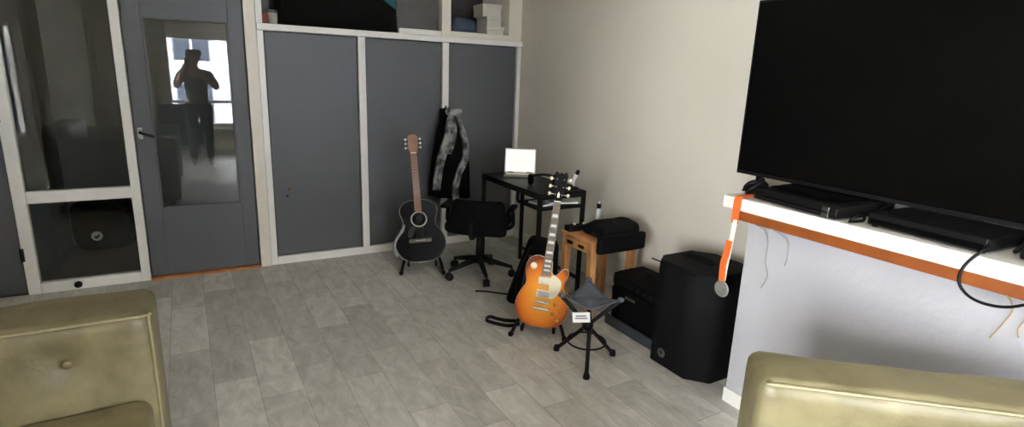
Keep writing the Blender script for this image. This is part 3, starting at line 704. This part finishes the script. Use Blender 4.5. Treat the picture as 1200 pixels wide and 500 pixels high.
for z in (.285, .205):
    p = MB().box((0, -.037, z), (.088, .012, .044), .003).build('pickup', CREAM, EG)
    MB().box((0, -.044, z), (.07, .006, .032), .002).build('pickup_cover', CHROME if z < .25 else CREAM, p)
MB().box((0, -.042, .155), (.095, .018, .013), .003).build('bridge', CHROME, EG)
MB().box((0, -.042, .115), (.105, .02, .016), .006).build('tailpiece', CHROME, EG)
for (x, z) in ((.085, .155), (.12, .115), (.075, .095), (.11, .06)):
    MB().lathe([(0, 0), (.0135, 0), (.0125, .009), (.0105, .016), (0, .017)], (x, -.031, z), RX(radians(90)), 16).build('knob', AMBER, EG)
k = MB().lathe([(0, 0), (.021, 0), (.02, .002), (0, .002)], (-.085, -.031, .365), RX(radians(90)), 24).build('switch_plate', CREAM, EG)
MB().tube([(-.085, -.033, .365), (-.088, -.05, .37)], [.003, .004], 8).build('switch_tip', CREAM, k)
MB().prism([(-.027, .32), (.027, .32), (.0215, .765), (-.0215, .765)], -.048, -.041).build('fingerboard', MAPLE, EG)
MB().prism([(-.026, .36), (.026, .36), (.021, .765), (-.021, .765)], -.041, -.02, .004).build('neck', MAHOG, EG)
for kk in (3, 5, 7, 9, 12, 15, 17, 19):
    za = .765-.63*(1-2**(-(kk-1)/12)); zb = .765-.63*(1-2**(-kk/12)); zc = (za+zb)/2; h = (za-zb)*.62; w = .0165+.004*(.765-zc)/.45
    MB().prism([(-w, zc-h/2), (w, zc-h/2), (w*.9, zc+h/2), (-w*.9, zc+h/2)], -.0487, -.0478).build('inlay', PEARL, EG)
m = MB()
for kk in range(22):
    z = .765-.63*(1-2**(-(kk+1)/12)); MB().box((0, -.0484, z), (.046, .0014, .0018)).build('fret', CHROME, EG)
HS = MB().prism([(-.022, .765), (.022, .765), (.03, .79), (.038, .87), (.042, .925), (.03, .945), (.014, .93), (0, .94), (-.014, .93), (-.03, .945), (-.042, .925), (-.038, .87), (-.03, .79)], -.042, -.026, .002, ).build('headstock', GBLACK, EG)
MB().box((0, -.0475, .767), (.044, .007, .006), .001).build('nut', PEARL, EG)
MB().prism([(-.006, .79), (.006, .79), (.008, .81), (0, .825), (-.008, .81)], -.0432, -.042).build('truss_cover', CREAM, HS)
for s in (-1, 1):
    for k in range(3):
        z = .808+k*.045
        p = MB().tube([(s*.032, -.034, z), (s*.05, -.034, z)], .003, 6); p.soft((s*.058, -.034, z), (.017, .01, .021), .0045, 4); p.build('tuning_peg', CREAM, HS)
        MB().tube([(s*.022, -.042, z), (s*.022, -.054, z)], .004, 8).build('tuner_post', CHROME, HS)
for k in range(6):
    x = -.0195+.0078*k; MB().tube([(x*1.25, -.053, .115), (x*1.2, -.053, .155), (x*.9, -.051, .767)], .0007, 5).build('string', CHROME, EG)
MB().lathe([(0, 0), (.008, 0), (.01, .012), (0, .014)], (0, 0, .001), RX(radians(180)), 10).build('strap_button', CHROME, EG)
EG.scale = (.9, .93, .94)
st = thing('guitar_stand', 'black low floor stand holding the sunburst electric guitar', 'guitar stand', (-.905, -1.857, 0), (0, 0, radians(-38)))
for s in (-1, 1):
    MB().tube(smooth_path([(s*.03, .13, .25), (s*.07, .08, .16), (s*.13, .0, .06), (s*.15, -.04, .014)], 5), .010, 8).build('leg', MATTE, st)
    MB().tube(smooth_path([(s*.09, .07, .05), (s*.09, .0, .05), (s*.09, -.055, .052), (s*.09, -.065, .085)], 5), .009, 8).build('cradle_arm', BLACK, st)
    MB().lathe([(0, -.025), (.014, -.025), (.016, 0), (.014, .025), (0, .025)], (s*.152, -.045, .017), RX(radians(70)), 12).build('foot', BLACK, st)
MB().tube([(-.1, .07, .05), (.1, .07, .05)], .01, 8).build('cross_bar', MATTE, st)
MB().tube(smooth_path([(-.03, .13, .25), (0, .15, .255), (.03, .13, .25)], 4), .01, 8).build('yoke', MATTE, st)
MB().tube(smooth_path([(0, .15, .25), (0, .18, .13), (0, .2, .012)], 4), .01, 8).build('rear_leg', MATTE, st)

# gig bag leaning behind it
def gb(p, u): return Vector((p.x*(1-.28*u.z), p.y*(1-.15*u.z)+.012*noise.noise(p*8), p.z))
t = thing('gig_bag', 'black padded gig bag leaning against the desk behind the sunburst guitar', 'bag', (-.745, -1.505, 0.01), (radians(-7), radians(9), radians(-34)))
MB().soft((0, 0, .23), (.26, .09, .46), .04, 12, gb).build('body', CASE, t)
MB().tube(smooth_path([(-.1, -.05, .05), (-.115, -.052, .2), (-.075, -.05, .4)], 5), .005, 6).build('zip', BLACK, t)
strip([(-.06, -.05, .1), (-.065, -.062, .2), (-.055, -.052, .34)], .035, BLUEG, 'side_band', t, AX, .002)
cable([(-.74, -1.27, .006), (-.8, -1.22, .006), (-.87, -1.15, .006), (-.94, -1.11, .006)], .006, 'thin black cable trailing on the floor from the gig bag')
# strap on the floor
t = thing('guitar_strap', 'black guitar strap looped on the floor left of the sunburst guitar', 'strap', (-.99, -1.635, 0))
t.scale = (.8, .8, .8)
pts = [(.07, -.06, .03), (.0, .0, .022), (-.05, .055, .024), (-.085, .095, .03), (-.125, .095, .022), (-.13, .06, .02), (-.09, -.02, .022), (-.03, -.085, .022), (.05, -.11, .03)]
strip(pts, .026, BLACK, 'strap_band', t, Vector((.12, .12, 1)).normalized(), .002)
MB().box((-.122, .088, .02), (.022, .006, .036), .002, RZ(.5)).build('buckle', MATTE, t)

# ------------------------------------------------------------------ folding stool
ctr = Vector((-.838, -2.214, 0)); feet = [Vector((-.909, -2.05, 0)), Vector((-.665, -2.23, 0)), Vector((-.941, -2.361, 0))]
t = thing('folding_stool', 'grey canvas tripod folding stool with a white label', 'stool', ctr)
tops = []; dirs = []
for i, f in enumerate(feet):
    d = f-ctr; a = math.atan2(d.y, d.x)
    off = Vector((-sin(a), cos(a), 0))*.011      # legs pass each other at the hub
    foot = d+Vector((0, 0, .012)); top = -d*.98+Vector((0, 0, .392)); tops.append(top)
    l = MB().tube([foot, (foot+top)/2+off, top], .0105, 10).build('leg', MATTE, t)
    MB().lathe([(0, 0), (.017, 0), (.017, .012), (.013, .03), (0, .032)], (foot.x, foot.y, 0), None, 12).build('foot_cap', BLACK, l)
MB().lathe([(0, -.025), (.026, -.025), (.03, 0), (.026, .025), (0, .025)], (0, 0, .208), None, 16).build('hub', BLACK, t)
MB().tube([(.1*cos(2*pi*k/30), .1*sin(2*pi*k/30), .115) for k in range(31)], .005, 7).build('brace_ring', MATTE, t)
b = bmesh.new(); N = 14; grid = {}
for i in range(N+1):
    for j in range(N+1-i):
        u, v = i/N, j/N; w = 1-u-v
        p = tops[0]*u+tops[1]*v+tops[2]*w
        e = max(0.0, 27*u*v*w); c = Vector((p.x, p.y, 0))
        edge = min(u, v, w)
        pull = -.55*(1-max(u, v, w))*(1-2.2*edge)
        p = p-Vector((p.x*pull, p.y*pull, 0)); p.z -= .012*e**.8-.004
        p.z -= .115*(1-max(u, v, w))*(1-2*edge)
        grid[i, j] = p
for dz, flip in ((0, False), (-.005, True)):
    vs = {k: b.verts.new(p+Vector((0, 0, dz))) for k, p in grid.items()}
    for i in range(N):
        for j in range(N-i):
            q = [vs[i, j], vs[i+1, j], vs[i, j+1]]; f = b.faces.new(q[::-1] if flip else q); f.smooth = True
            if j < N-i-1:
                q = [vs[i+1, j], vs[i+1, j+1], vs[i, j+1]]; f = b.faces.new(q[::-1] if flip else q); f.smooth = True
bmesh.ops.bridge_loops(b, edges=[e for e in b.edges if e.is_boundary]); bmesh.ops.recalc_face_normals(b, faces=b.faces[:])
MB().add(b).build('seat', STOOLC, t)
for q in tops: MB().soft((q.x*.98, q.y*.98, q.z), (.03, .03, .022), .01, 4).build('corner_pocket', STOOLC, t)
# label hanging from the edge facing the camera
e0, e1 = tops[0], tops[1]; ed = (e1-e0).normalized(); mid = e0.lerp(e1, .62)
n_ = Vector((-.62, -.78, 0)).normalized()
ang = math.atan2(ed.y, ed.x)
lab = MB().box((0, 0, 0), (.085, .003, .05), .001, RX(radians(-8))).build('white_label', TAG, t, mid+n_*.075+Vector((-.005, 0.003, -.076)), (0, radians(-6), ang+pi))
for z, w in ((.008, .05), (-.004, .06)): MB().box((0, -.0022, z), (w, .001, .005), 0, RX(radians(-8))).build('print_line', INK, lab)

# ------------------------------------------------------------------ sofas
def wr(seed, btn=None, fx=None):
    def fn(p, u):
        q = p.copy()
        q += Vector((0, 0, 1))*.006*noise.noise(p*5+Vector((seed, 0, 0)))
        if btn:
            for bx, bz in btn:
                d2 = (p.x-bx)**2+(p.z-bz)**2
                if u.y < -.3: q.y += .022*math.exp(-d2/.0016)+.012*math.exp(-d2/.012)
            if u.y < -.3:
                q.y -= .02*(1-u.x**2)*(1-u.z**2)
                cx = p.x-(fx if fx is not None else 9)
                q.y += .006*sin((cx*.8+p.z*1.1)*70)*math.exp(-(cx*cx)/.02)*max(0, 1-abs(p.z-.14)/.12)
        return q
    return fn
def sofa_arm(parent, c, d, btn, fx, nm='arm', M=None):
    a = MB().soft((0, 0, 0), d, .035, 22, wr(c[0], btn, fx)).build(nm, LEATHER, parent)
    a.location = c
    if M: a.rotation_euler = (0, 0, M)
    x, y, z = d[0]/2-.012, d[1]/2-.008, d[2]/2-.012
    p = MB().tube(smooth_path([(-x, -y-.002, z), (-x/3, -y-.005, z+.001), (x/3, -y-.005, z+.001), (x*.96, -y-.002, z), (x, -y-.002, z*.94), (x+.002, -y, 0), (x+.002, -y, -z)], 5), .0045, 8)
    p.build('piping', PIPING, a)
    for bx, bz in btn: MB().lathe([(0, -.004), (.012, -.002), (.014, .004), (.009, .009), (0, .01)], (bx, -d[1]/2+.002, bz), RX(radians(90)), 14).build('button', LEATHER, a)
    return a
SF = thing('leather_sofa', 'olive green leather sofa at the left with its arm end near the doors', 'sofa', (-3.2, -2.97, 0))
sofa_arm(SF, (.04, .665, .39), (.93, .255, .645), [(.245, .2)], .36)
sofa_arm(SF, (.035, -.66, .385), (.93, .24, .63), [], None)
MB().soft((-.44, 0, .44), (.24, 1.07, .72), .05, 14, wr(4)).build('backrest', LEATHER, SF)
for y in (.27, -.27): MB().soft((.08, y, .345), (.8, .535, .19), .04, 14, wr(y)).build('seat_cushion', LEATHER, SF)
MB().b2(-.5, .46, -.53, .53, .07, .25, .02).build('base', LEATHER, SF)
for x in (-.45, .42):
    for y in (-.7, .7): MB().lathe([(0, 0), (.02, 0), (.026, .075), (0, .075)], (x, y, 0), None, 14).build('foot', MATTE, SF)
# armchair, turned 40 degrees
AR = thing('leather_armchair', 'olive green leather armchair at the lower right below the television shelf', 'armchair', (-1.275, -3.935, 0), (0, 0, radians(-40.5)))
# local: +x along the visible arm towards the chimney, -y away from it
sofa_arm(AR, (.12, .325, .398), (.86, .19, .67), [(-.02, .14)], -9)
AR['note'] = ''; del AR['note']
sofa_arm(AR, (.12, -.43, .385), (.86, .2, .63), [], None)
MB().soft((.46, -.05, .42), (.2, .55, .7), .05, 12, wr(2)).build('backrest', LEATHER, AR)
MB().soft((.03, -.05, .345), (.66, .54, .19), .04, 12, wr(6)).build('seat_cushion', LEATHER, AR)
MB().b2(-.29, .5, -.32, .22, .07, .25, .02).build('base', LEATHER, AR)
for x in (-.26, .5):
    for y in (-.47, .37): MB().lathe([(0, 0), (.02, 0), (.026, .075), (0, .075)], (x, y, 0), None, 14).build('foot', MATTE, AR)

# ------------------------------------------------------------------ hall bag behind the sidelight
# unseen lamp near the hall ceiling, added to brighten the hall
t = thing('added_hall_lamp', 'added unseen ceiling lamp brightening the hall behind the glass', 'lamp', (-3.35, .6, H-.02))
MB().lathe([(0, 0), (.15, 0), (.15, -.03), (.0, -.03)]).build('lamp_body', WHITE, t)
MB().lathe([(0, -.07), (.1, -.062), (.14, -.04), (.145, -.03), (0, -.03)]).build('lamp_shade', mat('added_lamp_glow', (255, 240, 215), .5, emit=1.6), t)
t = thing('round_bag', 'black rounded bag with a white round badge on the hall floor behind glass', 'bag', (-3.17, .92, 0))
def rb(p, u): return Vector((p.x*(1+.04*u.z), p.y, p.z+.012*noise.noise(p*7)))
MB().soft((0, 0, .2), (.42, .24, .4), .11, 12, rb).build('body', CASE, t)
MB().tube(smooth_path([(-.14, -.1, .1), (-.145, -.115, .25), (-.08, -.112, .33), (.06, -.112, .33), (.14, -.115, .25), (.14, -.1, .1)], 5), .005, 6).build('zip', BLACK, t)
bd = MB().lathe([(0, 0), (.036, 0), (.036, .003), (0, .003)], (-.05, -.1205, .135), RX(radians(90)), 24).build('round_badge', TAG, t)
MB().prism([(-.02, -.012), (.004, -.02), (.02, .004), (.006, .02), (.006, .0), (-.012, .004)], -.001, .001, 0, Matrix.Translation((-.05, -.1248, .135))).build('badge_emblem', MATTE, t)
strip([(.1, -.11, .36), (.17, -.14, .3), (.19, -.14, .2), (.17, -.12, .1)], .03, BLACK, 'shoulder_strap', t, AX, .003)

# ------------------------------------------------------------------ what the glass reflects: person, phone, window side
def skin(name, verts, edges, radii, m, parent=None, root=0, sub=2):
    me = bpy.data.meshes.new(name); me.from_pydata(verts, edges, []); o = bpy.data.objects.new(name, me); COL.objects.link(o)
    me.skin_vertices or None
    o.modifiers.new('skin', 'SKIN'); 
    if not me.skin_vertices: me.attributes
    for i, r in enumerate(radii):
        rr = r if isinstance(r, tuple) else (r, r); me.skin_vertices[0].data[i].radius = rr
    me.skin_vertices[0].data[root].use_root = True
    s = o.modifiers.new('sub', 'SUBSURF'); s.levels = s.render_levels = sub; me.materials.append(m)
    if parent: o.parent = parent
    return o
PX, PY = -2.47, -4.86
PR = thing('person', 'person in grey shirt and dark jeans holding up a phone, reflected in the door glass', 'person', (PX, PY, 0))
V_ = [(0, 0, .95), (0, -.01, 1.1), (0, -.01, 1.27), (0, 0, 1.43), (0, .015, 1.52), (0, .02, 1.58),      # pelvis..neck
      (-.19, 0, 1.42), (-.27, .14, 1.24), (-.15, .36, 1.52), (-.125, .42, 1.565),           # left arm to hand
      (.19, 0, 1.42), (.29, .14, 1.22), (.02, .36, 1.50), (-.045, .42, 1.555),               # right arm to hand
      (-.1, 0, .9), (-.11, .02, .5), (-.12, -.02, .09), (-.125, .12, .035),
      (.1, 0, .9), (.11, .02, .5), (.12, -.02, .09), (.125, .12, .035)]
E_ = [(0, 1), (1, 2), (2, 3), (3, 4), (4, 5), (3, 6), (6, 7), (7, 8), (8, 9), (3, 10), (10, 11), (11, 12), (12, 13), (0, 14), (14, 15), (15, 16), (16, 17), (0, 18), (18, 19), (19, 20), (20, 21)]
R_ = [(.15, .11), (.14, .1), (.16, .11), (.13, .09), .055, .052, .06, .043, .028, .03, .06, .043, .028, .03, .085, .058, .042, .035, .085, .058, .042, .035]
PR.scale = (.9, .9, .9)
body = skin('body', V_, E_, R_, SKIN, PR)
skin('shirt', [V_[i] for i in (0, 1, 2, 3, 4, 6, 7, 10, 11)], [(0, 1), (1, 2), (2, 3), (3, 4), (3, 5), (5, 6), (3, 7), (7, 8)], [(.165, .125), (.16, .118), (.178, .125), (.145, .105), .06, .075, .06, .075, .06], SHIRT, PR)
skin('jeans', [V_[i] for i in (0, 14, 15, 16, 18, 19, 20)], [(0, 1), (1, 2), (2, 3), (0, 4), (4, 5), (5, 6)], [(.16, .12), .125, .08, .06, .125, .08, .06], JEANS, PR)
def headfn(p, u):
    q = p.copy(); q.x *= .78-.1*max(0, -u.z); 
    if u.y > .5: q.y += .022*math.exp(-((p.x/.018)**2+((p.z+.01)/.025)**2))-.012*math.exp(-(((abs(p.x)-.033)/.016)**2+((p.z-.02)/.014)**2))+.006*math.exp(-((p.x/.03)**2+((p.z+.055)/.01)**2))
    return q
hd = MB().soft((0, .03, 1.675), (.2, .2, .235), .095, 14, headfn)
for s in (-1, 1): hd.soft((s*.079, .02, 1.675), (.018, .04, .06), .008, 4)
hd.build('head', SKIN, PR)
MB().soft((0, .012, 1.735), (.21, .22, .15), .07, 10, lump(1)).build('hair', HAIR, PR)
for s, hx in ((-1, -.115), (1, -.045)):
    for k in range(4):
        z = 1.56+k*.017
        MB().tube(smooth_path([(hx, .42, z), (hx+s*.012, .455, z+.002), (hx+s*.006, .488, z+.002), (hx-s*.012, .492, z)], 4), [.0085]*12+[.006], 8).build('finger', SKIN, PR)
    MB().tube(smooth_path([(hx, .42, 1.555), (hx-s*.005, .45, 1.547), (hx-s*.02, .462, 1.557)], 4), [.01]*8+[.007], 8).build('thumb', SKIN, PR)
t = thing('smartphone', 'dark smartphone held up by the person reflected in the door glass', 'phone', (-2.545, -4.418, 1.432))
MB().box((0, 0, 0), (.075, .009, .15), .004).build('body', BLACK, t); MB().box((0, -.005, 0), (.068, .001, .142), 0).build('screen', SCREEN, t)
# curtains at the window side
def curtain(x0, x1, lb):
    b = bmesh.new(); n = 60; A = []; B = []
    for k in range(n+1):
        x = x0+(x1-x0)*k/n; y = YB+.22+.03*sin(k*.9)
        A.append((b.verts.new((x, y, .03)), b.verts.new((x, y, 2.42)))); B.append((b.verts.new((x, y-.006, .03)), b.verts.new((x, y-.006, 2.42))))
    for k in range(n):
        for L_, fl in ((A, 0), (B, 1)):
            q = [L_[k][0], L_[k+1][0], L_[k+1][1], L_[k][1]]; f = b.faces.new(q[::-1] if fl else q); f.smooth = True
    bmesh.ops.bridge_loops(b, edges=[e for e in b.edges if e.is_boundary])
    t = thing('curtain', lb, 'curtain', group='beige curtains'); MB().add(b).build('cloth', BEIGE, t)
    MB().tube([(x0-.05, YB+.21, 2.44), (x1+.05, YB+.21, 2.44)], .012, 10).build('curtain_rod', CHROME, t)
curtain(-3.75, -3.4, 'beige curtain at the room corner, reflected in the sidelight glass')
curtain(-3.1, -2.82, 'beige curtain at the window edge, reflected in the door glass')
# dark armchair by the window
t = thing('window_armchair', 'black upholstered armchair near the window, reflected in the door glass', 'armchair', (-2.72, -5.7, 0), (0, 0, radians(170)))
MB().soft((0, 0, .3), (.5, .55, .18), .05, 8).build('seat', CLOTHB, t); MB().soft((0, .26, .5), (.5, .14, .62), .05, 8).build('backrest', CLOTHB, t)
for s in (-1, 1):
    MB().soft((s*.3, 0, .36), (.1, .55, .34), .04, 8).build('arm', CLOTHB, t)
    for y in (-.2, .2): MB().tube([(s*.26, y, 0), (s*.24, y, .22)], [.014, .02], 8).build('leg', CHROME, t)
# building across the street
t = thing('apartment_building', 'pale apartment building across the street, reflected in the door glass', 'building', (-2.5, -19, 0))
m = MB(); m.b2(-14, 14, -.6, -.25, -6, 4.6)
m.build('wall', FACADE, t)
for i in range(-5, 6):
    for j in range(-1, 2):
        w = MB().b2(i*2.4-.55, i*2.4+.55, -.25, -.2, j*2.6-1.1, j*2.6+.7, .01).build('window', BWIN, t)
        f = MB(); f.b2(i*2.4-.62, i*2.4+.62, -.24, -.14, j*2.6-1.2, j*2.6-1.1, .01); f.b2(i*2.4-.03, i*2.4+.03, -.2, -.17, j*2.6-1.1, j*2.6+.7); f.build('window_frame', WHITE, w)
bpy.context.view_layer.update()
